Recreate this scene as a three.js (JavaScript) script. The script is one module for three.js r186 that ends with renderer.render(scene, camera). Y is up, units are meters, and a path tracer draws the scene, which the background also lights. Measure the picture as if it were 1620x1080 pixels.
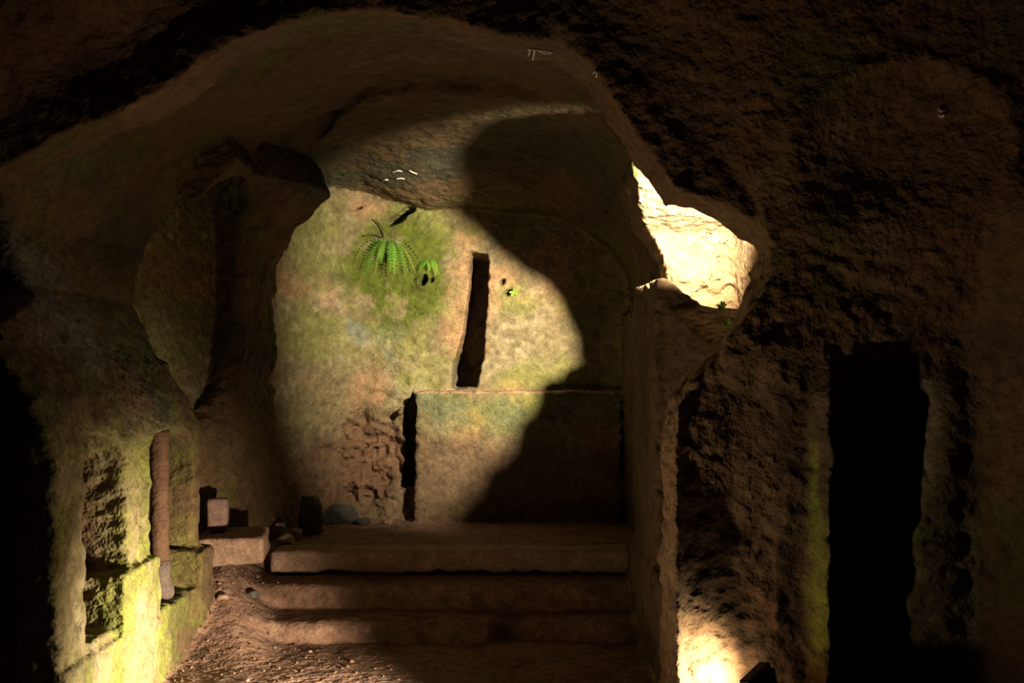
import * as THREE from 'three';
import { mergeGeometries } from 'three/addons/utils/BufferGeometryUtils.js';
import { RoundedBoxGeometry } from 'three/addons/geometries/RoundedBoxGeometry.js';

// ------------------------------------------------------------------ camera, light, exposure
const EYE = 1.6, FOCAL = 1800;                       // eye height in metres, focal length in pixels of a 1620 x 1080 frame
const scene = new THREE.Scene();
scene.background = new THREE.Color(0x000000);
const camera = new THREE.PerspectiveCamera(2 * Math.atan(540 / FOCAL) * 180 / Math.PI, 1.5, 0.1, 60);
camera.position.set(0, EYE, 0);
camera.lookAt(0, EYE, -1);
camera.setViewOffset(1620, 1080, 0, -60, 1620, 1080);   // level camera, lens shifted: the horizon lies at row 600
const renderer = new THREE.WebGLRenderer();
renderer.toneMapping = THREE.LinearToneMapping;
renderer.toneMappingExposure = 1.0;
renderer.shadowMap.enabled = true;
const WARM = new THREE.Color().setRGB(1, 0.81, 0.52), WARM_LOW = new THREE.Color().setRGB(1, 0.76, 0.5);
const HIGH_LAMP = { at: [1.155, 2.585, 5.85], to: [0.34, 2.28, 9.6], intensity: 185, angle: 0.63, penumbra: 1, soft: 2.2 };   // x, y, distance into the cave
const PIER_LAMP = { at: [1.06, 0.21, 5.15], to: [0.82, 0.18, 5.34], intensity: 6.5, angle: 1.2, penumbra: 1, soft: 2 };
const NAVE_LAMP = { at: [-0.2, 0.12, 5.26], to: [-1.9, -0.1, 5.95], intensity: 56, angle: 0.85, penumbra: 1, soft: 3 };
const VAULT_LAMP = { at: [-0.5, 0.12, 4.7], to: [0.15, 1.7, 5.05], intensity: 4.2, angle: 1.4, penumbra: 1, soft: 3 };

// ------------------------------------------------------------------ small maths
const clamp = (v, a, b) => (v < a ? a : v > b ? b : v);
const sstep = (a, b, v) => { const t = clamp((v - a) / (b - a), 0, 1); return t * t * (3 - 2 * t); };
const lerp = (a, b, t) => a + (b - a) * t;
const smin = (a, b, k) => { const h = Math.max(k - Math.abs(a - b), 0) / k; return Math.min(a, b) - h * h * k * 0.25; };
const smax = (a, b, k) => -smin(-a, -b, k);
const at = (px, py, d) => [(px - 810) / FOCAL * d, EYE + (600 - py) / FOCAL * d];     // where a sight line meets the upright plane at distance d
let seed = 7;
const rnd = () => { seed = (seed + 0x6d2b79f5) | 0; let t = Math.imul(seed ^ (seed >>> 15), 1 | seed); t = (t + Math.imul(t ^ (t >>> 7), 61 | t)) ^ t; return ((t ^ (t >>> 14)) >>> 0) / 4294967296; };
const PERM = new Uint8Array(512);
{ const p = [...Array(256).keys()]; for (let i = 255; i > 0; i--) { const j = Math.floor(rnd() * (i + 1)); [p[i], p[j]] = [p[j], p[i]]; } for (let i = 0; i < 512; i++) PERM[i] = p[i & 255]; }
const VAL = new Float32Array(256).map(() => rnd() * 2 - 1);
function noise(x, y, z) {                              // value noise, -1..1
  const xi = Math.floor(x), yi = Math.floor(y), zi = Math.floor(z);
  let u = x - xi, v = y - yi, w = z - zi; u = u * u * (3 - 2 * u); v = v * v * (3 - 2 * v); w = w * w * (3 - 2 * w);
  const X = xi & 255, Y = yi & 255, Z = zi & 255, X1 = (X + 1) & 255, Y1 = (Y + 1) & 255, Z1 = (Z + 1) & 255;
  const a0 = PERM[X + PERM[Y + PERM[Z]]], a1 = PERM[X1 + PERM[Y + PERM[Z]]], b0 = PERM[X + PERM[Y1 + PERM[Z]]], b1 = PERM[X1 + PERM[Y1 + PERM[Z]]];
  const c0 = PERM[X + PERM[Y + PERM[Z1]]], c1 = PERM[X1 + PERM[Y + PERM[Z1]]], d0 = PERM[X + PERM[Y1 + PERM[Z1]]], d1 = PERM[X1 + PERM[Y1 + PERM[Z1]]];
  const p = VAL[a0] + (VAL[a1] - VAL[a0]) * u, q = VAL[b0] + (VAL[b1] - VAL[b0]) * u, r = VAL[c0] + (VAL[c1] - VAL[c0]) * u, s = VAL[d0] + (VAL[d1] - VAL[d0]) * u;
  const e = p + (q - p) * v, f = r + (s - r) * v;
  return e + (f - e) * w;
}
const fbm = (x, y, z) => noise(x, y, z) * 0.55 + noise(x * 2.1 + 5, y * 2.1, z * 2.1) * 0.3 + noise(x * 4.3, y * 4.3 + 9, z * 4.3) * 0.15;
function sdPoly(P, x, y) {                             // signed distance to a polygon, negative inside
  let d = 1e9, s = 1;
  for (let i = 0, n = P.length, j = n - 1; i < n; j = i++) {
    const ax = P[i][0], ay = P[i][1], ex = P[j][0] - ax, ey = P[j][1] - ay, wx = x - ax, wy = y - ay;
    const t = clamp((wx * ex + wy * ey) / (ex * ex + ey * ey), 0, 1), bx = wx - ex * t, by = wy - ey * t;
    d = Math.min(d, bx * bx + by * by);
    const c1 = y >= ay, c2 = y < P[j][1], c3 = ex * wy > ey * wx;
    if ((c1 && c2 && c3) || (!c1 && !c2 && !c3)) s = -s;
  }
  return s * Math.sqrt(d);
}
function curve(T, v) {                                 // piecewise linear table [[v, value], ...]
  if (v <= T[0][0]) return T[0][1];
  for (let i = 1; i < T.length; i++) if (v <= T[i][0]) return lerp(T[i - 1][1], T[i][1], (v - T[i - 1][0]) / (T[i][0] - T[i - 1][0]));
  return T[T.length - 1][1];
}
const box = (x, y, d, x0, x1, y0, y1, d0, d1) => {
  const a = Math.max(x0 - x, x - x1), b = Math.max(y0 - y, y - y1), c = Math.max(d0 - d, d - d1);
  return Math.min(Math.max(a, b, c), 0) + Math.hypot(Math.max(a, 0), Math.max(b, 0), Math.max(c, 0));
};
const ell = (x, y, d, cx, cy, cd, rx, ry, rd) => (Math.hypot((x - cx) / rx, (y - cy) / ry, (d - cd) / rd) - 1) * Math.min(rx, ry, rd);

// ------------------------------------------------------------------ the carved rock as a solid; x right, y up, d distance into the cave
const ARCH_D = 5.4;
const ARCH = [[0, 282], [60, 250], [130, 216], [190, 190], [250, 162], [300, 128], [340, 98], [400, 65], [480, 40], [560, 29], [650, 34], [730, 50], [780, 68], [820, 77], [880, 76], [950, 110], [1020, 150], [1090, 195],
  [1150, 255], [1190, 320], [1212, 395], [1205, 440], [1180, 500], [1120, 570], [1072, 630], [1060, 700], [1057, 900], [1052, 1080]].map(([a, b]) => at(a, b, ARCH_D));
ARCH.push([0.71, -1.2], [-3.6, -1.2], [-3.6, 2.15], [-2.95, 2.3]);
const DOORWAY = [[1306, 1180], [1308, 800], [1322, 660], [1352, 590], [1400, 560], [1450, 575], [1474, 640], [1466, 740], [1448, 850], [1440, 960], [1450, 1180]].map(([a, b]) => at(a, b, 5.3));
const BAY = [[-2.95, 2.2], [-2.5, 2.62], [-2.1, 2.9], [-1.7, 3.15], [-1.2, 3.4], [-0.6, 3.52], [0, 3.5], [0.45, 3.34], [0.8, 3.12], [1.1, 2.98], [1.4, 2.9], [1.42, 2.5], [1.42, -1.2], [-3.6, -1.2], [-3.6, 2.1]];
const APSE = [[-1.9, -1], [-1.9, 2.6], [-1.78, 2.95], [-1.55, 3.22], [-1.2, 3.36], [-0.875, 3.4], [-0.365, 3.43], [0.04, 3.41], [0.36, 3.37], [0.6, 3.24], [0.8, 3.0], [0.95, 2.6], [1.05, 2.0], [1.05, -1]];
const LEFT_X = [[0, -1.885], [0.4, -1.89], [1.3, -1.9], [1.52, -1.99], [1.75, -2.16], [2.06, -2.31], [2.37, -2.24], [2.6, -2.1], [2.94, -1.92], [3.3, -1.6], [3.6, -1.3]];
const HANG = [[0.2, 3.3], [0.42, 3.0], [0.6, 2.71], [0.76, 2.487], [1.013, 2.41], [1.235, 2.265], [1.6, 2.2]].map(([x, y]) => [x, y]);       // lower edge of the overhang behind the right haunch
const JAMB_X = [[2.3, 0.965], [2.36, 0.955], [2.465, 0.90], [2.56, 0.82], [2.63, 0.765], [2.71, 0.735], [2.8, 0.697], [2.864, 0.695], [2.914, 0.727], [2.96, 0.763], [3.5, 0.9]];
const JAMB_D = [[2.4, 7.1], [2.52, 7.1], [2.62, 6.85], [2.75, 6.6]];
const BAY_LEAN = [[2.2, 0], [2.43, 0.03], [2.69, 0.17], [2.95, 0.42], [3.1, 0.34], [3.2, 0.28], [3.35, 0.4], [3.6, 1.0]];      // the end of the bay wall leans in towards the vault
const SLOT = [[745, 398], [773, 401], [772, 480], [766, 560], [755, 613], [715, 613], [718, 575], [733, 520], [742, 450]].map(([a, b]) => at(a, b, 9.6));
const GASH = [[628, 344, 0.075, 0.035], [640, 332, 0.06, 0.03], [652, 330, 0.05, 0.02], [570, 328, 0.06, 0.015], [671, 442, 0.035, 0.05], [683, 442, 0.02, 0.02], [796, 445, 0.025, 0.03], [805, 462, 0.025, 0.03], [820, 640, 0.018, 0.12]].map(([a, b, c, e]) => [...at(a, b, 9.58), c, e]);   // cracks and holes in the back wall
const CLEFT = [[652, 618], [662, 640], [656, 770], [632, 772], [641, 720], [636, 650]].map(([a, b]) => at(a, b, 9.55));
const gauss = (v, c, w) => Math.exp(-((v - c) / w) * ((v - c) / w));
const OWN = { near: 0, left: 1, bay: 2, vault: 3, apse: 4, back: 5, right: 6, floor: 7, step2: 8, step3: 9, altar: 10 };
let own = 0;

const ridgeX = (y) => 1.425 + 0.035 * noise(3, y * 2.6, 2) + 0.015 * noise(5, y * 8, 2);      // the mossy rib on the pier
const rubble = (x, y) => sstep(0.46, 0.2, Math.hypot(x + 1.2, (y - 0.98) * 0.85) + 0.08 * noise(x * 8, y * 8, 5));     // crumbled patch low on the back wall
function solid(x, y, d) {
  let s = 9, t; own = 0;
  const join = (v, id, k = 0.06) => { if (v < s) own = id; s = smin(s, v, k); };
  const n1 = noise(x * 1.7, y * 1.7, d * 1.7), n2 = noise(x * 4.4 + 3, y * 4.4, d * 4.4);
  // floor, worn steps
  t = y + 0.0; if (d > 5) t += 0;
  join(t - 0.008 * n2, OWN.floor);
  const wear = 0.05 * noise(x * 2.3, 0.5, 3) + 0.035 * noise(x * 6, 1.5, 7), wear2 = 0.03 * noise(x * 2.9, 8.5, 3) + 0.015 * noise(x * 8, 4.5, 7);
  join(Math.max(smax(y - 0.125 + 0.7 * Math.max(0, wear), 6.92 + 2.2 * wear - d, 0.08), -2.2 - x), OWN.step3, 0.03);
  join(smax(y - 0.28, 7.31 + wear2 - d, 0.05), OWN.step2, 0.03);
  join(smax(y - 0.435, 7.82 - d, 0.03), OWN.floor, 0.03);
  // rubble bank on the left of the steps
  join(smax((y - 0.44 + 1.1 * Math.max(0, x + 1.85) - 0.03 * n2) * 0.7, (y - 0.05 - 0.55 * (d - 6.55)) * 0.85, 0.1), OWN.floor, 0.1);
  // left wall with its seat niches
  const far = sstep(5.2, 6.9, d), up = sstep(1.9, 2.6, y);
  const lx = curve(LEFT_X, y) - 0.33 * up * (1 - far);
  t = smax(x - lx, lerp(4.72, 5.5, sstep(1.75, 2.05, y)) - d - 0.3 * sstep(-1.9, -2.3, x) * 0, 0.05);
  t = smax(t, d - 6.95, 0.06);
  if (d < 7.1 && y < 1.6) {
    const a1 = Math.hypot(Math.max(Math.abs(d - 5.34) - 0.02, 0), Math.max(y - 1.12, 0)) - 0.25, a2 = Math.hypot(Math.max(Math.abs(d - 6.38) - 0.17, 0), Math.max(y - 1.08, 0)) - 0.25;
    t = smax(t, -Math.max(a1, 0.415 - y, -2.36 - x), 0.03);
    t = smax(t, -Math.max(a2, 0.37 - y, -2.34 - x), 0.03);
    t = smin(t, box(x, y, d, -2.4, -1.865, 0, 0.66, 5.47, 5.98) - 0.01, 0.03);
    t = smin(t, box(x, y, d, -2.4, -1.84, 0, 0.58, 6.72, 6.98) - 0.01, 0.04);
    t = smin(t, box(x, y, d, -2.4, -1.87, 0, 0.36, 4.75, 6.9) - 0.01, 0.03);
  }
  join(t, OWN.left, 0.05);
  join(Math.max(x + 2.62 + 0.1 * n1, d - 5.6), OWN.left);
  // second bay: low wall, hollow above
  const x2 = curve([[7.0, -2.1], [7.5, -2.1], [7.85, -1.84], [8.3, -1.73]], d) + curve(BAY_LEAN, y);
  t = smax((x - x2) * 0.8, d - 8.33, 0.05);
  t = smax(t, -ell(x, y, d, -2.5, 2.25, 7.45, 0.8, 1.0, 0.68) - 0.10 * n1 - 0.04 * n2, 0.12);
  join(Math.max(t, 6.97 - d), OWN.bay);
  // vault of the bay
  if (d > 5.2 && d < 7.8) { t = Math.max(-sdPoly(BAY, x, y), 5.5 - d, d - 7.6); join(t, OWN.vault, 0.05); }
  // apse: lip, dome and walls
  if (d > 6.9) {
    const lip = 7.32 + 0.9 * sstep(-0.9, -1.5, x) - 0.05 * n2;
    const sag = 0.38 * sstep(8.2, 9.6, d) * sstep(2.3, 2.9, y) * sstep(-1.7, -0.6, x);
    t = smax(-sdPoly(APSE, x, y + sag) * 0.85, lip - d, 0.03);
    join(t, OWN.apse, 0.04);
    // back wall, altar, slot
    const c = Math.max(0, -1.15 - x), cr = Math.max(0, x - 0.75);
    const rub = rubble(x, y) + 0.6 * sstep(0.8, 0.5, y) * sstep(-0.7, -1.0, x) * sstep(-1.9, -1.5, x);
    let wall = 9.6 - c * c * 1.9 - cr * 0.5 - 0.03 * n1 - 0.02 * n2 + (rub > 0 ? rub * (0.07 + 0.06 * noise(x * 11, y * 11, 3) + 0.035 * noise(x * 25, y * 25, 3)) : 0) - 0.16 * sstep(1.0, 0.4, y) * (rub > 0 ? 1 : 0.4);
    wall -= 0.09 * gauss(x, -0.75, 0.05) * gauss(y, 2.42, 0.06);
    t = (wall - d) / Math.sqrt(1 + 14.4 * c * c + (rub > 0 ? 1.6 : 0));
    t = smax(t, -Math.max(sdPoly(SLOT, x, y) + 0.012 * n2, d - 10.5), 0.02);
    // gash under the dome
    for (const [gx, gy, r1, r2] of GASH) t = smax(t, -ell(x, y + 0.5 * (gx - x), d, gx, gy, 9.55, r1, r2, 0.3), 0.01);
    join(t, OWN.back, 0.05);
    t = smax(smax(y - 1.505 - 0.01 * n2, Math.max(-0.8 - x, x - 0.9), 0.03), 9.36 - 0.02 * n1 - 0.12 * sstep(1.0, 0.45, y) - d, 0.05);
    join(t, OWN.altar, 0.02);
    join(ell(x, y, d, at(640, 650, 9.5)[0], at(640, 650, 9.5)[1], 9.52, 0.06, 0.05, 0.08), OWN.back, 0.02);
    const cl = -Math.max(sdPoly(CLEFT, x, y) + 0.012 * n2, d - 9.95);
    if (cl > s) { s = cl; }
  }
  // right side: overhang, jamb with its scoop, low wall, thick rock
  if (x > -0.2) {
    t = smax(curve(HANG, x) - y, d - 5.7, 0.03);
    t = Math.max(t, 5.3 - d, 0.2 - x);
    join(t * 0.7, OWN.near, 0.03);
    const jx = curve(JAMB_X, y), jd = curve(JAMB_D, y);
    t = smax((jx - x) * 0.75, (jd - d) * 0.3, 0.01);
        t = Math.max(t, d - 9.9);
    const keep = d > 7.4 ? 0.12 * sstep(7.4, 8.2, d) : 0;
    const sill = 2.18 - 1.0 * Math.max(0, x - 0.88);
    join(Math.max(t + keep, sill - 0.08 - y), OWN.right, 0.02);
    join(smax(smax((y - sill) * 0.8, 0.805 + keep - x, 0.02), 6.4 - d, 0.03), OWN.right, 0.02);
    const nx = curve([[5.4, 1.16], [5.95, 1.1], [6.5, 0.82]], d), ny = curve([[5.6, 1.5], [6.0, 1.76], [6.4, 2.0]], d);
    join(Math.max(smax(y - ny, (nx - x) * 0.85, 0.03), 5.4 - d, d - 6.6), OWN.right, 0.02);
    join(box(x, y, d, 0.84, 0.9, 0, 1.64, 7.3, 7.42) - 0.008, OWN.right, 0.04);
    join(ell(x, y, d, 0.83, 0.38, 6.3, 0.10, 0.13, 0.16), OWN.right, 0.03);
    join(box(x, y, d, 0.80, 1.4, -0.5, 0.5, 5.7, 7.62) - 0.02 + 0.02 * n2, OWN.right, 0.05);
    join(Math.max(1.4 - x, 5.5 - d), OWN.right, 0.04);  // rock filled in here to keep lamplight out of the doorway pocket
  }
  // near wall: arch, pier, squinch
  if (d > 2.6 && d < 5.9) {
    const a = sdPoly(ARCH, x, y) - 0.012 * n2, w = sstep(1.6, 2.5, y);
    const topLeft = sstep(0.9, 0.2, x) * sstep(2.55, 2.85, y + 0.25 * sstep(-1.2, -2.2, x));
    let front = 5.3 - w * 0.34 * Math.max(0, a) * (1 - topLeft) - topLeft * (0.75 * Math.max(0, a - 0.2) * sstep(0.1, 0.5, a) - 0.16 * clamp(a - 0.03, 0, 0.21));
    const q = Math.hypot((x - 1.72) / 0.40, (y - 2.62) / 0.34);
    front += 0.12 * sstep(1.2, 0.1, q) - 0.025 * gauss(q, 1.15, 0.14) * sstep(2.4, 2.7, y);
    const low = sstep(1.75, 1.5, y);
    front += low * (0.07 * gauss(x, 1.05, 0.22) - (0.12 + 0.04 * n2) * gauss(x, ridgeX(y), 0.045) - 0.05 * gauss(x, 0.765, 0.03) - 0.06 * gauss(x, 2.02, 0.1));
    front -= 0.5 * sstep(2.06, 2.5, x) * sstep(2.6, 2.3, y + 0.5 * (x - 2.2));
    front += 0.035 * n1;
    t = smax(-a, (front - d) * 0.85, 0.018);
    t = smax(t, d - 5.62, 0.05);
    join(t, OWN.near, 0.04);
  }
  if (x > 1.2) s = smax(s, -Math.max((sdPoly(DOORWAY, x - 0.35 * Math.max(0, d - 5.35), y) + 0.02 * n2) * 0.9, d - 6.35), 0.04);
  join(Math.max(y > 3.9 ? -9 : 3.9 - y, d - 5.4), OWN.near);
  join(2.75 - x, OWN.near);
  // relief of the rough-hewn rock
  let amp = 1;
  if (own === OWN.floor || own === OWN.step2 || own === OWN.step3) amp = 0.35;
  else if (own === OWN.near) amp = y < 2.2 && x > 0.3 ? 1.35 : 0.95;
  else if (own === OWN.altar) amp = 0.8;
  else if (own === OWN.back) amp = 1.0;
  if (Math.abs(s) < 0.12) s += amp * (0.012 * n2 + 0.010 * noise(x * 10.5, y * 12.5, d * 10.5) + 0.008 * noise(x * 21, y * 24 + 4, d * 21) + 0.0055 * noise(x * 36, y * 42, d * 36));
  return s;
}

// ------------------------------------------------------------------ meshing the solid (surface nets on the cells near the surface)
function surfaceNets(lo, hi, h, field, slack) {
  const nx = Math.ceil((hi[0] - lo[0]) / h / 32) * 32 + 1, ny = Math.ceil((hi[1] - lo[1]) / h / 32) * 32 + 1, nz = Math.ceil((hi[2] - lo[2]) / h / 32) * 32 + 1;
  const V = new Float32Array(nx * ny * nz).fill(NaN), sx = 1, sy = nx, sz = nx * ny;
  const leaves = [];
  const visit = (i, j, k, n) => {
    const r = n * h * 0.5, v = field(lo[0] + i * h + r, lo[1] + j * h + r, lo[2] + k * h + r);
    if (Math.abs(v) > r * 1.733 * slack + 0.06) return;
    if (n <= 4) { leaves.push(i, j, k); return; }
    const m = n >> 1;
    for (let c = 0; c < 8; c++) visit(i + (c & 1) * m, j + ((c >> 1) & 1) * m, k + (c >> 2) * m, m);
  };
  for (let k = 0; k + 32 < nz; k += 32) for (let j = 0; j + 32 < ny; j += 32) for (let i = 0; i + 32 < nx; i += 32) visit(i, j, k, 32);
  for (let l = 0; l < leaves.length; l += 3) {
    for (let k = leaves[l + 2]; k <= leaves[l + 2] + 4; k++) for (let j = leaves[l + 1]; j <= leaves[l + 1] + 4; j++) for (let i = leaves[l]; i <= leaves[l] + 4; i++) {
      const q = i + j * sy + k * sz;
      if (V[q] !== V[q]) V[q] = field(lo[0] + i * h, lo[1] + j * h, lo[2] + k * h);
    }
  }
  const pos = [], nor = [], idx = [], cell = new Map();
  const O = [0, 1, sy, sy + 1, sz, sz + 1, sz + sy, sz + sy + 1];
  const E = [[0, 1], [2, 3], [4, 5], [6, 7], [0, 2], [1, 3], [4, 6], [5, 7], [0, 4], [1, 5], [2, 6], [3, 7]];
  const g = new Float64Array(8);
  for (let l = 0; l < leaves.length; l += 3)
    for (let k = leaves[l + 2]; k < leaves[l + 2] + 4; k++) for (let j = leaves[l + 1]; j < leaves[l + 1] + 4; j++) for (let i = leaves[l]; i < leaves[l] + 4; i++) {
      const q = i + j * sy + k * sz; let m = 0;
      for (let c = 0; c < 8; c++) { g[c] = V[q + O[c]]; if (g[c] < 0) m |= 1 << c; }
      if (m === 0 || m === 255) continue;
      let cx = 0, cy = 0, cz = 0, n = 0;
      for (const [a, b] of E) {
        if ((g[a] < 0) === (g[b] < 0)) continue;
        const t = g[a] / (g[a] - g[b]);
        cx += lerp(a & 1, b & 1, t); cy += lerp((a >> 1) & 1, (b >> 1) & 1, t); cz += lerp(a >> 2, b >> 2, t); n++;
      }
      cx /= n; cy /= n; cz /= n;
      cell.set(q, pos.length / 3);
      pos.push(lo[0] + (i + cx) * h, lo[1] + (j + cy) * h, -(lo[2] + (k + cz) * h));
      let gx = g[1] - g[0] + g[3] - g[2] + g[5] - g[4] + g[7] - g[6], gy = g[2] - g[0] + g[3] - g[1] + g[6] - g[4] + g[7] - g[5], gz = g[4] - g[0] + g[5] - g[1] + g[6] - g[2] + g[7] - g[3];
      const len = Math.hypot(gx, gy, gz) || 1; nor.push(gx / len, gy / len, -gz / len);
    }
  const A = [[sx, sy, sz], [sy, sz, sx], [sz, sx, sy]];
  for (const q of cell.keys())
    for (const [a, b, c] of A) {
      if ((V[q] < 0) === (V[q + a] < 0)) continue;
      const v0 = cell.get(q), v1 = cell.get(q - b), v2 = cell.get(q - b - c), v3 = cell.get(q - c);
      if (v1 === undefined || v2 === undefined || v3 === undefined) continue;
      if (V[q] < 0) idx.push(v0, v2, v1, v0, v3, v2); else idx.push(v0, v1, v2, v0, v2, v3);
    }
  return { pos, nor, idx };
}

// ------------------------------------------------------------------ colours of the rock (tuff, moss, clay, mineral stains; some lit faces coloured paler)
const mix3 = (c, k, t) => { c[0] += (k[0] - c[0]) * t; c[1] += (k[1] - c[1]) * t; c[2] += (k[2] - c[2]) * t; };
const TUFF = [0.145, 0.09, 0.042], UMBER = [0.07, 0.041, 0.02], CREAM = [0.22, 0.16, 0.085], MOSS = [0.095, 0.125, 0.010], LIME = [0.24, 0.28, 0.045], SLATE = [0.15, 0.17, 0.16], CLAY = [0.30, 0.175, 0.125], RUST = [0.33, 0.16, 0.07];
const spot = (p, q, r) => { const v = Math.hypot(p[0] - q[0], p[1] - q[1], p[2] - q[2]) / r; return v > 1 ? 0 : 1 - v * v; };
function rockColor(x, y, d, id, c) {
  const a = fbm(x * 1.3, y * 1.3, d * 1.3), b = fbm(x * 4 + 7, y * 4, d * 4), e = noise(x * 17, y * 17, d * 17), f = noise(x * 41, y * 41, d * 41);
  c[0] = TUFF[0]; c[1] = TUFF[1]; c[2] = TUFF[2];
  mix3(c, UMBER, sstep(-0.05, 0.5, a + 0.3 * b) * 0.8);
  mix3(c, CREAM, sstep(0.1, 0.6, b - 0.3 * a) * 0.6);
  mix3(c, [0.045, 0.06, 0.04], sstep(0.1, 0.42, fbm(x * 1.1 + 41, y * 1.6, d * 1.1 + 3) + 0.12 * e) * 0.75);       // dark blue-green algae
  const p = [x, y, d], streak = noise(x * 9 + 3, y * 1.4, d * 9);
  let m = sstep(0.12, 0.45, fbm(x * 2.2 + 11, y * 1.4, d * 2.2) + 0.15 * e) * 0.55, lime = 0;
  if (id === OWN.floor || id === OWN.step2 || id === OWN.step3) {
    m = 0; c[0] = CLAY[0]; c[1] = CLAY[1]; c[2] = CLAY[2];
    mix3(c, UMBER, sstep(0.0, 0.6, b + 0.4 * e) * 0.6); mix3(c, [0.42, 0.29, 0.22], sstep(0.15, 0.6, noise(x * 25, y * 25, d * 25) + 0.3 * a) * 0.5);
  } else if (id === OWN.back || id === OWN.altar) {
    c[0] = 0.26; c[1] = 0.215; c[2] = 0.12;  // paler than the same rock elsewhere: part of the lamplight is in this base
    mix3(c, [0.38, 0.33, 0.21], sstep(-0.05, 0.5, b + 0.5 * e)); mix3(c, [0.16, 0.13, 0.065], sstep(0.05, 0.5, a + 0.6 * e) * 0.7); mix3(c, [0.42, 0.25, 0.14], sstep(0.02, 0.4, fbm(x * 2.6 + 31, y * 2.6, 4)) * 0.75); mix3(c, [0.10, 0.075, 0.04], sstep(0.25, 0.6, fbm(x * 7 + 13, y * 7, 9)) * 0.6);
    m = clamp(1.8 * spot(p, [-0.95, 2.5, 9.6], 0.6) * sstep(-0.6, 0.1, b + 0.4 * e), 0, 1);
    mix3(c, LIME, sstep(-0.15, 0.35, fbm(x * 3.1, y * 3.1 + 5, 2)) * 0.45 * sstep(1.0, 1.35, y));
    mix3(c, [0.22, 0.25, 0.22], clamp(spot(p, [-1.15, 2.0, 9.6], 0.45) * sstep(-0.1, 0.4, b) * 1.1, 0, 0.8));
    if (id === OWN.altar) mix3(c, [0.13, 0.16, 0.09], 0.7 * sstep(1.12, 1.3, y + 0.1 * b) * sstep(-0.3, 0.2, b));
    if (y < 1.35) mix3(c, [0.19, 0.12, 0.075], 0.85 * sstep(1.2, 0.95, y + 0.2 * b));
    if (id === OWN.back) mix3(c, [0.20, 0.105, 0.065], 0.85 * rubble(x, y));
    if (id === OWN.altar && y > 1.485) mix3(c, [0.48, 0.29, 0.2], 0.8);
  } else if (id === OWN.left) {
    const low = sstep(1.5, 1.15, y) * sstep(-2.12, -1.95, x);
    mix3(c, [0.36, 0.31, 0.16], low * sstep(6.4, 5.8, d)); mix3(c, [0.55, 0.5, 0.33], low * sstep(6.2, 5.8, d) * sstep(0.05, 0.45, fbm(x * 5, y * 2.2, d * 5 + 40) + 0.3 * e) * 0.8);  // lamplight worked into a paler cream on the low front, not the niches
    lime = low * sstep(7.0, 6.6, d) * sstep(-0.25, 0.3, fbm(x * 3, y * 1.8 + 4, d * 3) + 0.25 * e) * 0.85; if (d > 6.2 && y < 0.6) lime *= 0.3;
    mix3(c, SLATE, clamp(1.3 * spot(p, [-2.2, 2.0, 5.6], 0.5) * (0.6 + b), 0, 0.9));
  } else if (id === OWN.near) {
    if (x > 1.25 && x < 1.6 && y < 1.7) { const r = sstep(0.10, 0.04, Math.abs(x - ridgeX(y))) * sstep(1.65, 1.3, y); lime = 0; mix3(c, [0.27, 0.31, 0.04], r * sstep(-0.45, 0.25, streak + 0.5 * b) * sstep(0.2, 0.4, y + 0.1 * b) * sstep(1.45, 1.2, y + 0.2 * b)); m *= 1 - r; }
    else if (x > 1.85 && x < 2.15 && y < 1.6) mix3(c, [0.32, 0.26, 0.16], sstep(-0.3, 0.4, streak + 0.3 * e) * 0.8);  // column lightened in colour where the floor lamp barely reaches
    else if (x > 0.3 && y < 1.7) { mix3(c, [0.24, 0.14, 0.065], 0.6); m *= 0.9; }
    else mix3(c, RUST, 0.25);
  }
  mix3(c, MOSS, clamp(m, 0, 1));
  mix3(c, LIME, clamp(lime, 0, 1));
  const v = 1 + 0.16 * e + 0.14 * f;
  c[0] *= v; c[1] *= v; c[2] *= v;
}

// ------------------------------------------------------------------ materials
function grain(size, make, colour) {
  const data = new Uint8Array(size * size * 4);
  for (let j = 0; j < size; j++) for (let i = 0; i < size; i++) { const v = make(i / size, j / size), o = (j * size + i) * 4; data[o] = data[o + 1] = data[o + 2] = clamp(v * 255, 0, 255); data[o + 3] = 255; }
  const t = new THREE.DataTexture(data, size, size); t.wrapS = t.wrapT = THREE.RepeatWrapping; t.magFilter = THREE.LinearFilter; t.minFilter = THREE.LinearMipmapLinearFilter;
  if (colour) t.colorSpace = THREE.SRGBColorSpace;
  t.needsUpdate = true; return t;
}
function tile(u, v, n, z) {
  const x = u * n, y = v * n, xi = Math.floor(x), yi = Math.floor(y); let a = x - xi, b = y - yi; a = a * a * (3 - 2 * a); b = b * b * (3 - 2 * b);
  const h = (i, j) => VAL[PERM[(i % n) + PERM[(j % n) + PERM[z]]]];
  return lerp(lerp(h(xi, yi), h(xi + 1, yi), a), lerp(h(xi, yi + 1), h(xi + 1, yi + 1), a), b);
}
const grainBump = grain(512, (u, v) => 0.5 + 0.22 * tile(u, v, 31, 1) + 0.18 * tile(u, v, 63, 5) + 0.12 * tile(u, v, 120, 9));
const grainTone = grain(512, (u, v) => 0.86 + 0.08 * tile(u, v, 24, 3) + 0.09 * tile(u, v, 90, 6), true);
const rockMat = new THREE.MeshStandardMaterial({ color: 0xffffff, vertexColors: true, roughness: 0.92, map: grainTone, bumpMap: grainBump, bumpScale: 0.014 });
const plain = (r, g, b, rough = 0.9, extra = {}) => new THREE.MeshStandardMaterial({ color: new THREE.Color().setRGB(r, g, b), roughness: rough, ...extra });
const stoneMat = plain(0.38, 0.25, 0.18, 0.9, { map: grainTone, bumpMap: grainBump, bumpScale: 0.01 });

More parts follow.
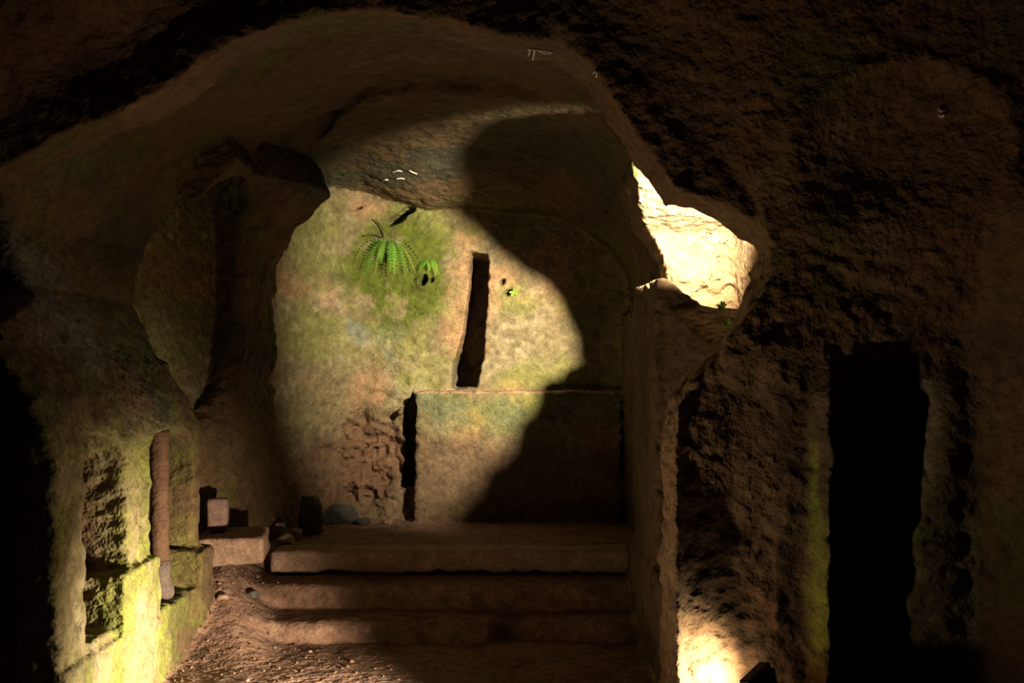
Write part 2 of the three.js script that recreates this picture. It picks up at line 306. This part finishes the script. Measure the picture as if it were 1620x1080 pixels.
// ------------------------------------------------------------------ helpers for objects
const taken = {};
const numbered = (n) => { const k = taken[n] = (taken[n] ?? -1) + 1; return k ? `${n}_${String(k).padStart(3, '0')}` : n; };
const tag = (o, label, category, group, kind) => { o.userData.label = label; o.userData.category = category; if (group) o.userData.group = group; if (kind) o.userData.kind = kind; return o; };
const put = (name, geometry, material, parent = scene) => { const m = new THREE.Mesh(geometry, material); m.name = parent === scene ? numbered(name) : name; m.castShadow = m.receiveShadow = true; parent.add(m); return m; };
const thing = (name, x, y, d) => { const g = new THREE.Group(); g.name = numbered(name); g.position.set(x, y, -d); scene.add(g); return g; };
function geometryOf(pos, nor, idx, color = true) {      // uv in metres along the plane that a triangle faces most
  const P = [], N = [], U = [], C = [], I = [], map = new Map(), c = [0, 0, 0];
  for (let t = 0; t < idx.length; t += 3) {
    const n = [0, 1, 2].map((k) => Math.abs(nor[idx[t] * 3 + k] + nor[idx[t + 1] * 3 + k] + nor[idx[t + 2] * 3 + k]));
    const ax = n[0] > n[1] && n[0] > n[2] ? 0 : n[1] > n[2] ? 1 : 2;
    for (let k = 0; k < 3; k++) {
      const v = idx[t + k], key = v * 3 + ax; let w = map.get(key);
      if (w === undefined) {
        w = P.length / 3; map.set(key, w);
        const x = pos[v * 3], y = pos[v * 3 + 1], z = pos[v * 3 + 2];
        P.push(x, y, z); N.push(nor[v * 3], nor[v * 3 + 1], nor[v * 3 + 2]);
        U.push(...(ax === 0 ? [z, y] : ax === 1 ? [x, z] : [x, y]));
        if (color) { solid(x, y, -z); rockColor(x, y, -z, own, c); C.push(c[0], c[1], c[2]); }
      }
      I.push(w);
    }
  }
  const g = new THREE.BufferGeometry();
  g.setAttribute('position', new THREE.Float32BufferAttribute(P, 3)); g.setAttribute('normal', new THREE.Float32BufferAttribute(N, 3)); g.setAttribute('uv', new THREE.Float32BufferAttribute(U, 2));
  if (color) g.setAttribute('color', new THREE.Float32BufferAttribute(C, 3));
  g.setIndex(I); return g;
}

// ------------------------------------------------------------------ the cave: one carved rock, split into its walls, vaults, piers and steps
const CELL = 0.0158;
const net = surfaceNets([-3.1, -0.25, 4.1], [2.8, 4.0, 10.6], CELL, solid, 1.35);
console.log('cave triangles', net.idx.length / 3);
const PARTS = {};
{
  const nameOf = (x, y, d, id) => {
    switch (id) {
      case OWN.floor: return 'floor';
      case OWN.step2: return 'step_mid';
      case OWN.step3: return 'step_low';
      case OWN.altar: return 'altar';
      case OWN.back: return 'wall_back';
      case OWN.apse: return y > 2.7 ? 'ceiling' : 'wall_back';
      case OWN.vault: return 'ceiling';
      case OWN.bay: return 'wall_left';
      case OWN.right: return 'wall_right';
      case OWN.left: return y < 1.75 && x > -2.2 && d < 5.1 ? 'pilaster_near' : y < 1.35 && y > 0.42 && x > -2.06 && d > 5.6 && d < 5.97 ? 'pilaster_mid' : y < 1.5 && x > -2.02 && d > 6.7 ? 'pilaster_far' : y < 0.68 && x > -2.38 ? 'seat' : 'wall_left';
      default: if (y < 1.95 && x > 0.3 && x < 1.52) return 'pier'; if (y < 1.95 && x >= 1.52) return x > 2.3 ? 'wall_right' : 'column'; if (d > 4.95 && sdPoly(ARCH, x, y) < 0.22) return 'arch'; return 'ceiling';
    }
  };
  const { pos, nor, idx } = net;
  for (let t = 0; t < idx.length; t += 3) {
    const m = (k) => (pos[idx[t] * 3 + k] + pos[idx[t + 1] * 3 + k] + pos[idx[t + 2] * 3 + k]) / 3;
    const x = m(0), y = m(1), d = -m(2); solid(x, y, d);
    (PARTS[nameOf(x, y, d, own)] ??= []).push(idx[t], idx[t + 1], idx[t + 2]);
  }
}
const rock = (key, name, parent) => put(name, geometryOf(net.pos, net.nor, PARTS[key]), rockMat, parent);
const structure = (o, label, category) => { o.userData.kind = 'structure'; o.userData.label = label; o.userData.category = category; return o; };
structure(rock('floor', 'floor'), 'trodden reddish earth floor, raised behind the steps', 'floor');
structure(rock('ceiling', 'ceiling'), 'rough-hewn brown vault of the cave with mossy patches', 'ceiling');
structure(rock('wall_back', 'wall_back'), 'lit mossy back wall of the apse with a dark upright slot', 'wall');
const wallLeft = structure(rock('wall_left', 'wall_left'), 'hollowed brown cave wall with seat niches on the left', 'wall');
for (const k of ['pilaster_near', 'pilaster_mid', 'pilaster_far']) rock(k, 'pilaster', wallLeft);
rock('seat', 'seat_ledge', wallLeft).userData.label = 'mossy rock-cut seat ledge';
structure(rock('wall_right', 'wall_right'), 'rough rock wall on the right with a glaring hollow above', 'wall');
structure(rock('arch', 'rock_arch'), 'wide rock-cut arch spanning the whole chamber in front', 'arch');
structure(rock('pier', 'rock_pier'), 'shaggy rough rock pier with a floodlight at its foot', 'pier');
structure(rock('column', 'rock_column'), 'dim pitted rock column to the right of the black doorway', 'column');
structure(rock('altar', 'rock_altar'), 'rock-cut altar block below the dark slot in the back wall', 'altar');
structure(rock('step_mid', 'rock_step'), 'worn rock-cut step directly below the pale kerb slab', 'step');
structure(rock('step_low', 'rock_step'), 'lowest rock-cut step, its edge worn into hollows', 'step');

// the part of the cave around and behind the camera, out of view
{
  const m = rockMat.clone(); m.vertexColors = false; m.color.setRGB(0.25, 0.18, 0.11);
  const slab = (name, w, h, l, x, y, d, label) => { const g = new THREE.BoxGeometry(w, h, l, 4, 4, 4); const o = put(name, g, m); o.position.set(x, y, -d); structure(o, label, name.split('_')[0]); };
  slab('floor', 6.2, 0.3, 6.2, 0, -0.16, 1.1, 'reddish earth floor of the cave behind the camera');
  slab('ceiling', 6.2, 0.4, 6.2, 0, 4.1, 1.1, 'rock vault of the cave behind the camera');
  slab('wall_left', 0.4, 4.6, 6.2, -2.85, 1.9, 1.1, 'rock wall left of the camera');
  slab('wall_right', 0.4, 4.6, 6.2, 2.95, 1.9, 1.1, 'rock wall right of the camera');
  slab('wall_rear', 6.2, 4.6, 0.4, 0, 1.9, -2.1, 'rock wall behind the camera');
}

// ------------------------------------------------------------------ lamps
function floodlight(L, label, size, parts = {}) {
  const [x, y, d] = L.at, dir = new THREE.Vector3(L.to[0] - x, L.to[1] - y, -(L.to[2] - d)).normalize();
  const g = thing('floodlight', x, y, d);
  const head = new THREE.Group(); head.quaternion.setFromUnitVectors(new THREE.Vector3(0, 0, 1), dir);
  const dark = plain(0.03, 0.03, 0.035, 0.35, { metalness: 0.6 }), glow = new THREE.MeshStandardMaterial({ color: 0xffffff, emissive: new THREE.Color(1, 0.85, 0.6), emissiveIntensity: 6 });
  const w = size, h = size * 0.72, z = -0.012;
  const T = (geo, px, py, pz) => { geo.translate(px, py, pz); geo.applyQuaternion(head.quaternion); return geo; };
  put('housing', T(new RoundedBoxGeometry(w, h, 0.06, 3, 0.012), 0, 0, z - 0.045), dark, g);
  put('lamp_glass', T(new THREE.BoxGeometry(w * 0.86, h * 0.82, 0.004), 0, 0, z - 0.012), glow, g);
  const fins = []; for (let i = 0; i < 7; i++) fins.push(T(new THREE.BoxGeometry(0.006, h * 0.8, 0.03), (i - 3) * w * 0.12, 0, z - 0.088));
  put('cooling_fins', mergeGeometries(fins), dark, g);
  const bracket = [T(new THREE.BoxGeometry(0.006, h * 0.9, 0.03), w * 0.55, -h * 0.35, z - 0.045), T(new THREE.BoxGeometry(0.006, h * 0.9, 0.03), -w * 0.55, -h * 0.35, z - 0.045), T(new THREE.BoxGeometry(w * 1.12, 0.006, 0.03), 0, -h * 0.8, z - 0.045)];
  put('bracket', mergeGeometries(bracket), dark, g);
  if (parts.stand) { const s = new THREE.CylinderGeometry(0.012, 0.016, y - h * 0.7, 10); const c = new THREE.Vector3(0, -h * 0.8, z - 0.045).applyQuaternion(head.quaternion); s.translate(c.x, -(y + h * 0.7) / 2, c.z); put('stand', s, dark, g); const b = new THREE.CylinderGeometry(0.07, 0.08, 0.025, 20); b.translate(c.x, -y + 0.018, c.z); put('base', b, dark, g); }
  if (parts.mount) { const c = new THREE.Vector3(0, -h * 0.8, z - 0.045).applyQuaternion(head.quaternion), e = new THREE.Vector3(...parts.mount).sub(g.position); const s = new THREE.TubeGeometry(new THREE.LineCurve3(c, e), 1, 0.01, 8); put('mounting_arm', s, dark, g); }
  tag(g, label, 'floodlight');
  const s = new THREE.SpotLight(WARM, L.intensity, 0, L.angle, L.penumbra, 2); s.castShadow = true; s.shadow.radius = L.soft ?? 2; s.shadow.mapSize.set(2048, 2048);
  s.position.set(x + dir.x * 0.02, y + dir.y * 0.02, -d + dir.z * 0.02); s.target.position.set(L.to[0], L.to[1], -L.to[2]); s.color.copy(L.color ?? WARM); scene.add(s, s.target);
  return g;
}
floodlight(HIGH_LAMP, 'floodlight hidden high behind the right haunch of the arch', 0.12, { mount: [1.4, 2.5, -5.85] });
floodlight({ ...PIER_LAMP, color: WARM_LOW }, 'small dark floodlight standing at the foot of the shaggy pier', 0.22, { stand: true });
floodlight({ ...NAVE_LAMP, color: WARM_LOW }, 'floodlight on the earth floor aimed across at the seat niches', 0.1, { stand: true });
floodlight({ ...VAULT_LAMP, color: WARM_LOW }, 'floodlight on the earth floor aimed at the shaggy pier', 0.12, { stand: true });

// ------------------------------------------------------------------ loose stones
const groundY = (x, d, top = 0.9) => { let y = top; while (y > -0.2 && solid(x, y, d) > 0) y -= 0.008; return y; };
const wallD = (x, y, from) => { let d = from; while (d < 10.5 && solid(x, y, d) > 0) d += 0.006; return d; };
function weld(g) {                                      // shared corners, smooth normals, uv in metres
  const map = new Map(), P = [], I = [], p = g.attributes.position;
  const ix = g.index ? g.index.array : [...Array(p.count).keys()], at3 = new Int32Array(p.count);
  for (let i = 0; i < p.count; i++) { const k = `${Math.round(p.getX(i) * 1e5)},${Math.round(p.getY(i) * 1e5)},${Math.round(p.getZ(i) * 1e5)}`; let v = map.get(k); if (v === undefined) { v = P.length / 3; map.set(k, v); P.push(p.getX(i), p.getY(i), p.getZ(i)); } at3[i] = v; }
  for (let t = 0; t < ix.length; t += 3) { const a = at3[ix[t]], b = at3[ix[t + 1]], c = at3[ix[t + 2]]; if (a !== b && b !== c && a !== c) I.push(a, b, c); }
  const o = new THREE.BufferGeometry(); o.setAttribute('position', new THREE.Float32BufferAttribute(P, 3)); o.setIndex(I); return o;
}
const finish = (g) => { g.computeVertexNormals(); return geometryOf(g.attributes.position.array, g.attributes.normal.array, g.index.array, false); };
function roughBlock(w, h, l, seg, round, amp, z, ragged = 0) {    // a hewn block, origin in the middle of its underside
  const g = weld(new THREE.BoxGeometry(w, h, l, ...seg)), p = g.attributes.position;
  for (let i = 0; i < p.count; i++) {
    let x = p.getX(i), y = p.getY(i), q = p.getZ(i);
    const cx = clamp(x, -w / 2 + round, w / 2 - round), cy = clamp(y, -h / 2 + round, h / 2 - round), cq = clamp(q, -l / 2 + round, l / 2 - round), k = Math.hypot(x - cx, y - cy, q - cq) || 1;
    if (k > round) { x = cx + (x - cx) / k * round; y = cy + (y - cy) / k * round; q = cq + (q - cq) / k * round; }
    const n = amp * (noise(x * 7 + z, y * 7, q * 7) + 0.6 * noise(x * 19 + z, y * 19, q * 19));
    const e = ragged && y < 0 ? ragged * Math.max(0, noise(x * 5 + z, 3, 1) + 0.6 * noise(x * 14, 7, z)) * clamp(-y / h * 3, 0, 1) : 0;
    p.setXYZ(i, x + n, y + h / 2 + n + e, q + n * 0.8);
  }
  return finish(g);
}
function roughStone(rx, ry, rz, z) {                    // a broken stone: a ball cut by a few planes
  const g = weld(new THREE.IcosahedronGeometry(1, 6)), p = g.attributes.position, cuts = [];
  for (let i = 0; i < 9; i++) { const t = i * 2.4 + z, u = Math.cos(i * 1.7 + z * 3); cuts.push([Math.cos(t) * Math.sqrt(1 - u * u), u, Math.sin(t) * Math.sqrt(1 - u * u), 0.62 + 0.25 * Math.abs(noise(i * 1.3, z, 2))]); }
  for (let i = 0; i < p.count; i++) {
    let x = p.getX(i), y = p.getY(i), q = p.getZ(i), m = 1;
    for (const [a, b, c, r] of cuts) { const v = a * x + b * y + c * q; if (v > r) m = Math.min(m, r / v); }
    m *= 1 + 0.05 * noise(x * 3 + z, y * 3, q * 3) + 0.03 * noise(x * 9, y * 9 + z, q * 9);
    p.setXYZ(i, x * m * rx, Math.max(y * m, -0.55) * ry + 0.55 * ry, q * m * rz);
  }
  return finish(g);
}
const kerb = put('kerb_slab', roughBlock(2.43, 0.155, 0.3, [110, 8, 12], 0.03, 0.007, 2, 0.03), plain(0.46, 0.31, 0.22, 0.9, { map: grainTone, bumpMap: grainBump, bumpScale: 0.01 }));
kerb.position.set(-0.415, 0.292, -7.81); tag(kerb, 'long pale stone slab forming the top step before the apse', 'slab');
const ledge = put('stone_slab', roughBlock(0.42, 0.17, 0.42, [20, 8, 20], 0.02, 0.012, 9, 0.07), stoneMat);
ledge.position.set(-1.80, 0.44, -7.36); ledge.rotation.set(0.05, 0.12, 0.04); tag(ledge, 'thick broken stone slab jutting out left of the steps', 'slab');
const upright = put('stone_block', roughBlock(0.13, 0.21, 0.12, [8, 10, 8], 0.02, 0.004, 4), plain(0.36, 0.235, 0.2, 0.9, { map: grainTone, bumpMap: grainBump, bumpScale: 0.006 }));
upright.position.set(-1.92, 0.615, -7.43); upright.rotation.y = 0.1; tag(upright, 'small pinkish upright block standing on the broken slab', 'stone block');
const greyStone = plain(0.12, 0.115, 0.11, 0.85, { map: grainTone, bumpMap: grainBump, bumpScale: 0.008 }), paleStone = plain(0.42, 0.31, 0.22, 0.9, { map: grainTone, bumpMap: grainBump, bumpScale: 0.008 }), greenStone = plain(0.16, 0.14, 0.07, 0.9, { map: grainTone, bumpMap: grainBump, bumpScale: 0.008 });
const STONES = [   // px, py of the foot, distance, half sizes, material, label
  [535, 822, 9.2, 0.17, 0.12, 0.11, greyStone, 'dark grey flat stone leaning at the foot of the back wall'],
  [492, 846, 8.6, 0.09, 0.25, 0.10, greenStone, 'tall greenish wedge of stone in the left corner of the apse'],
  [452, 862, 8.0, 0.07, 0.06, 0.07, paleStone, 'pale lump of stone lying nearest the left end of the kerb slab'],
  [468, 846, 8.22, 0.06, 0.07, 0.06, paleStone, 'pale broken stone behind the lump at the kerb slab'],
  [442, 832, 8.22, 0.05, 0.11, 0.05, stoneMat, 'brown stone propped against the arris left of the apse'],
  [575, 826, 9.1, 0.07, 0.05, 0.06, greyStone, 'small dark stone between the flat grey stone and the altar'],
  [612, 820, 9.15, 0.05, 0.035, 0.05, stoneMat, 'small brown stone at the foot of the cleft by the altar'],
  [506, 838, 8.75, 0.05, 0.035, 0.05, paleStone, 'small pale stone in front of the flat grey stone'],
  [352, 990, 6.95, 0.05, 0.03, 0.04, stoneMat, 'small stone on the earth bank in front of the far pilaster'],
  [398, 948, 7.2, 0.05, 0.04, 0.05, greyStone, 'dark little stone on the bank left of the steps'],
];
STONES.forEach(([px, py, d, rx, ry, rz, m, label], i) => {
  const o = put('loose_stone', roughStone(rx, ry, rz, i * 1.9 + 1), m), x = at(px, py, d)[0];
  o.position.set(x, groundY(x, d) - 0.004, -d); o.rotation.y = i * 1.3; tag(o, label, 'stone', 'loose stones by the apse');
});

// slim column in the far seat niche
{
  const g = thing('colonette', -1.985, 0.37, 6.4);
  const turn = (pts, z) => { const q = weld(new THREE.LatheGeometry(pts.map(([r, y]) => new THREE.Vector2(r, y)), 28)), p = q.attributes.position; for (let i = 0; i < p.count; i++) { const x = p.getX(i), y = p.getY(i), w = p.getZ(i), n = 1 + 0.09 * noise(x * 14 + z, y * 9, w * 14); p.setXYZ(i, x * n, y, w * n); } return finish(q); };
  const red = plain(0.14, 0.075, 0.042, 0.9, { map: grainTone, bumpMap: grainBump, bumpScale: 0.01 });
  const shaft = []; for (let i = 0; i <= 24; i++) shaft.push([0.058 - 0.006 * Math.sin(i / 24 * 3.1), 0.215 + i / 24 * 0.73]);
  put('shaft', turn([[0.001, 0.2], ...shaft, [0.001, 0.96]], 1), red, g);
  put('base', turn([[0.001, 0.0], [0.075, 0.0], [0.085, 0.03], [0.08, 0.08], [0.062, 0.12], [0.068, 0.17], [0.066, 0.21], [0.001, 0.215]], 4), plain(0.15, 0.12, 0.10, 0.9, { map: grainTone, bumpMap: grainBump, bumpScale: 0.01 }), g);
  tag(g, 'slim reddish rock column standing in the far seat niche', 'column');
}

// ------------------------------------------------------------------ plants
const fernGreen = new THREE.MeshPhysicalMaterial({ color: new THREE.Color().setRGB(0.13, 0.36, 0.03), roughness: 0.75, transmission: 0.3, thickness: 0, side: THREE.DoubleSide });
const limeGreen = new THREE.MeshPhysicalMaterial({ color: new THREE.Color().setRGB(0.26, 0.42, 0.04), roughness: 0.75, transmission: 0.3, thickness: 0, side: THREE.DoubleSide });
const darkBrown = plain(0.06, 0.045, 0.02, 0.95);
function frondGeometry(len, droop, turn, width, up) {    // a hanging fern frond: rachis with paired leaflets
  const P = [], I = [], pts = [], dir = new THREE.Vector3(Math.sin(turn), up, Math.cos(turn)).normalize(), pos = new THREE.Vector3(), N = 13;
  for (let i = 0; i <= N; i++) { pts.push(pos.clone()); const d2 = dir.clone(); d2.y -= droop * i / N; d2.normalize(); pos.addScaledVector(d2, len / N); }
  const tri = (a, b, c) => { const k = P.length / 3; P.push(...a.toArray(), ...b.toArray(), ...c.toArray()); I.push(k, k + 1, k + 2); };
  for (let i = 1; i <= N; i++) {
    const a = pts[i - 1], b = pts[i], t = b.clone().sub(a).normalize(), side = new THREE.Vector3().crossVectors(t, new THREE.Vector3(Math.sin(turn) * 0.5, 0.3, Math.cos(turn))).normalize(), l = width * Math.sin(Math.PI * (0.12 + 0.84 * i / N)) ** 0.7;
    const s1 = side.clone().multiplyScalar(0.0016);
    tri(a.clone().add(s1), b.clone().add(s1), a.clone().sub(s1)); tri(b.clone().add(s1), b.clone().sub(s1), a.clone().sub(s1));
    for (const s of [-1, 1]) {
      const tip = b.clone().addScaledVector(side, s * l).addScaledVector(t, l * 0.35).add(new THREE.Vector3(0, -l * 0.12, 0)), mid1 = b.clone().addScaledVector(side, s * l * 0.5).addScaledVector(t, l * 0.42), mid2 = b.clone().addScaledVector(side, s * l * 0.5).addScaledVector(t, -l * 0.05);
      tri(b, mid1, mid2); tri(mid1, tip, mid2);
    }
  }
  const g = new THREE.BufferGeometry(); g.setAttribute('position', new THREE.Float32BufferAttribute(P, 3)); g.setIndex(I); g.computeVertexNormals(); return g;
}
function fern(px, py, n, len, label, tubes) {
  const [x, y] = at(px, py, 9.55), d = wallD(x, y, 9.2), g = thing('fern', x, y, d - 0.005);
  for (let i = 0; i < n; i++) { const t = -1.2 + 2.4 * (i + 0.5) / n + 0.7 * (rnd() - 0.5); put('frond', frondGeometry(len * (0.65 + 0.6 * rnd()), 2.6 + 2.4 * rnd(), t, 0.014 + 0.016 * rnd(), 0.05 + 0.6 * rnd()), i % 3 ? fernGreen : limeGreen, g); }
  for (const [ex, ey] of tubes) put('dark_tube', new THREE.TubeGeometry(new THREE.CatmullRomCurve3([new THREE.Vector3(-0.03, 0.04, 0), new THREE.Vector3(ex * 0.5, ey * 0.5 + 0.04, 0.04), new THREE.Vector3(ex, ey, 0.05)]), 8, 0.006, 6), darkBrown, g);  // thin dark tubes reaching out beside the fronds
  tag(g, label, 'fern');
}
fern(612, 384, 36, 0.36, 'larger bright green fern hanging from the back wall', [[-0.19, 0.06], [-0.1, 0.2]]);
fern(680, 412, 9, 0.16, 'smaller fern tuft close right of the bright green fern', []);
function sprig(name, x, y, d, n, size, m, label, face = [0, 0, 1]) {
  const g = thing(name, x, y, d);
  for (let i = 0; i < n; i++) {
    const s = new THREE.Shape(); s.moveTo(0, 0); s.quadraticCurveTo(size * 0.45, size * 0.45, 0, size); s.quadraticCurveTo(-size * 0.45, size * 0.45, 0, 0);
    const q = new THREE.ExtrudeGeometry(s, { depth: 0.0012, bevelEnabled: false, curveSegments: 6 }); q.rotateX(0.7 * rnd()); q.rotateZ(i / n * 6.28 + 0.6 * rnd()); q.translate(face[0] * 0.01, 0, 0.006 + 0.01 * rnd());
    put('leaf', q, m, g);
  }
  tag(g, label, 'plant'); return g;
}
{ const [x, y] = at(813, 462, 9.57); sprig('small_plant', x, y, wallD(x, y, 9.2), 5, 0.045, limeGreen, 'tiny lime green plant on the wall right of the dark slot'); }
for (const [px, py, d, l] of [[1140, 486, 6.02, 'small leafy sprig on the rim of the glaring hollow'], [1149, 512, 5.97, 'lowest leafy sprig where the hollow meets the pier']]) { const [x, y] = at(px, py, d); sprig('leafy_sprig', x, y, d - 0.02, 8, 0.035, limeGreen, l); }

// ------------------------------------------------------------------ tatters of cobweb, a pale chip, wet glints made as white strands
const webAndGlint = plain(0.8, 0.76, 0.68, 0.9);
const sightHit = (px, py, from) => { let d = from; while (d < 10.4 && solid(...at(px, py, d), d) > 0) d += 0.004; return d; };
function cobweb(lines, from, label, thick = 0.004) {  // also draws wet glints and a pale chip as strands
  const pts = lines.map((l) => l.map(([px, py]) => { const d = sightHit(px, py, from) - 0.012, [x, y] = at(px, py, d); return new THREE.Vector3(x, y, -d); })), o = pts[0][0], g = thing('cobweb', o.x, o.y, -o.z);
  for (const l of pts) put('strand', new THREE.TubeGeometry(new THREE.CatmullRomCurve3(l.map((v) => v.clone().sub(o))), 10, thick, 5), webAndGlint, g);
  tag(g, label, 'cobweb');
}
cobweb([[[834, 77], [838, 80], [836, 88]], [[836, 78], [850, 80], [862, 81], [874, 83]], [[846, 80], [844, 88], [843, 95]], [[852, 79], [860, 84], [872, 85]]], 4.6, 'white cobweb tatters hanging from the rim of the arch', 0.0038);
cobweb([[[938, 117], [942, 113], [947, 116]], [[942, 114], [944, 118], [943, 122]]], 4.6, 'single small cobweb wisp further right on the arch rim', 0.004);
cobweb([[[622, 272], [630, 270], [636, 271]], [[648, 270], [654, 273], [660, 275]], [[628, 283], [634, 282], [640, 283]], [[606, 286], [610, 284], [614, 285]]], 6.2, 'white strands painted in for wet glints on the lit ceiling above the ferns', 0.006);  // white strands stand for wet glints on the ceiling, no web there
cobweb([[[1484, 172], [1488, 176], [1491, 175]], [[1486, 182], [1490, 185], [1494, 181]]], 4.2, 'pale chip on the dark hollow at upper right', 0.006);  // a pale chip, built from the same strands

// ------------------------------------------------------------------ grit and crumbs on the floor
{
  const N = 1300, m = new THREE.InstancedMesh(new THREE.IcosahedronGeometry(1, 1), plain(1, 1, 1, 0.95), N);
  const q = new THREE.Object3D(), col = new THREE.Color(); let k = 0;
  while (k < N) {
    const bank = rnd() < 0.35, d = bank ? 5.9 + rnd() * 1.7 : 5.2 + rnd() * 1.7, x = bank ? -1.85 + 0.45 * rnd() * rnd() : -1.8 + 2.5 * rnd();
    const y = groundY(x, d, 0.6); if (y > 0.5) continue;
    const r = 0.003 + 0.010 * rnd() * rnd(); q.position.set(x, y + r * 0.2, -d); q.scale.set(r * (0.7 + rnd()), r * 0.7, r * (0.7 + rnd())); q.rotation.set(rnd() * 6, rnd() * 6, rnd() * 6); q.updateMatrix(); m.setMatrixAt(k, q.matrix);
    const t = rnd(); m.setColorAt(k, t < 0.5 ? col.setRGB(0.13, 0.075, 0.05) : t < 0.96 ? col.setRGB(0.2, 0.12, 0.08) : col.setRGB(0.3, 0.21, 0.16)); k++;
  }
  m.name = 'floor_grit'; m.castShadow = m.receiveShadow = true; scene.add(m); tag(m, 'reddish grit and crumbs scattered over the earth floor', 'grit', null, 'stuff');
}

renderer.render(scene, camera);
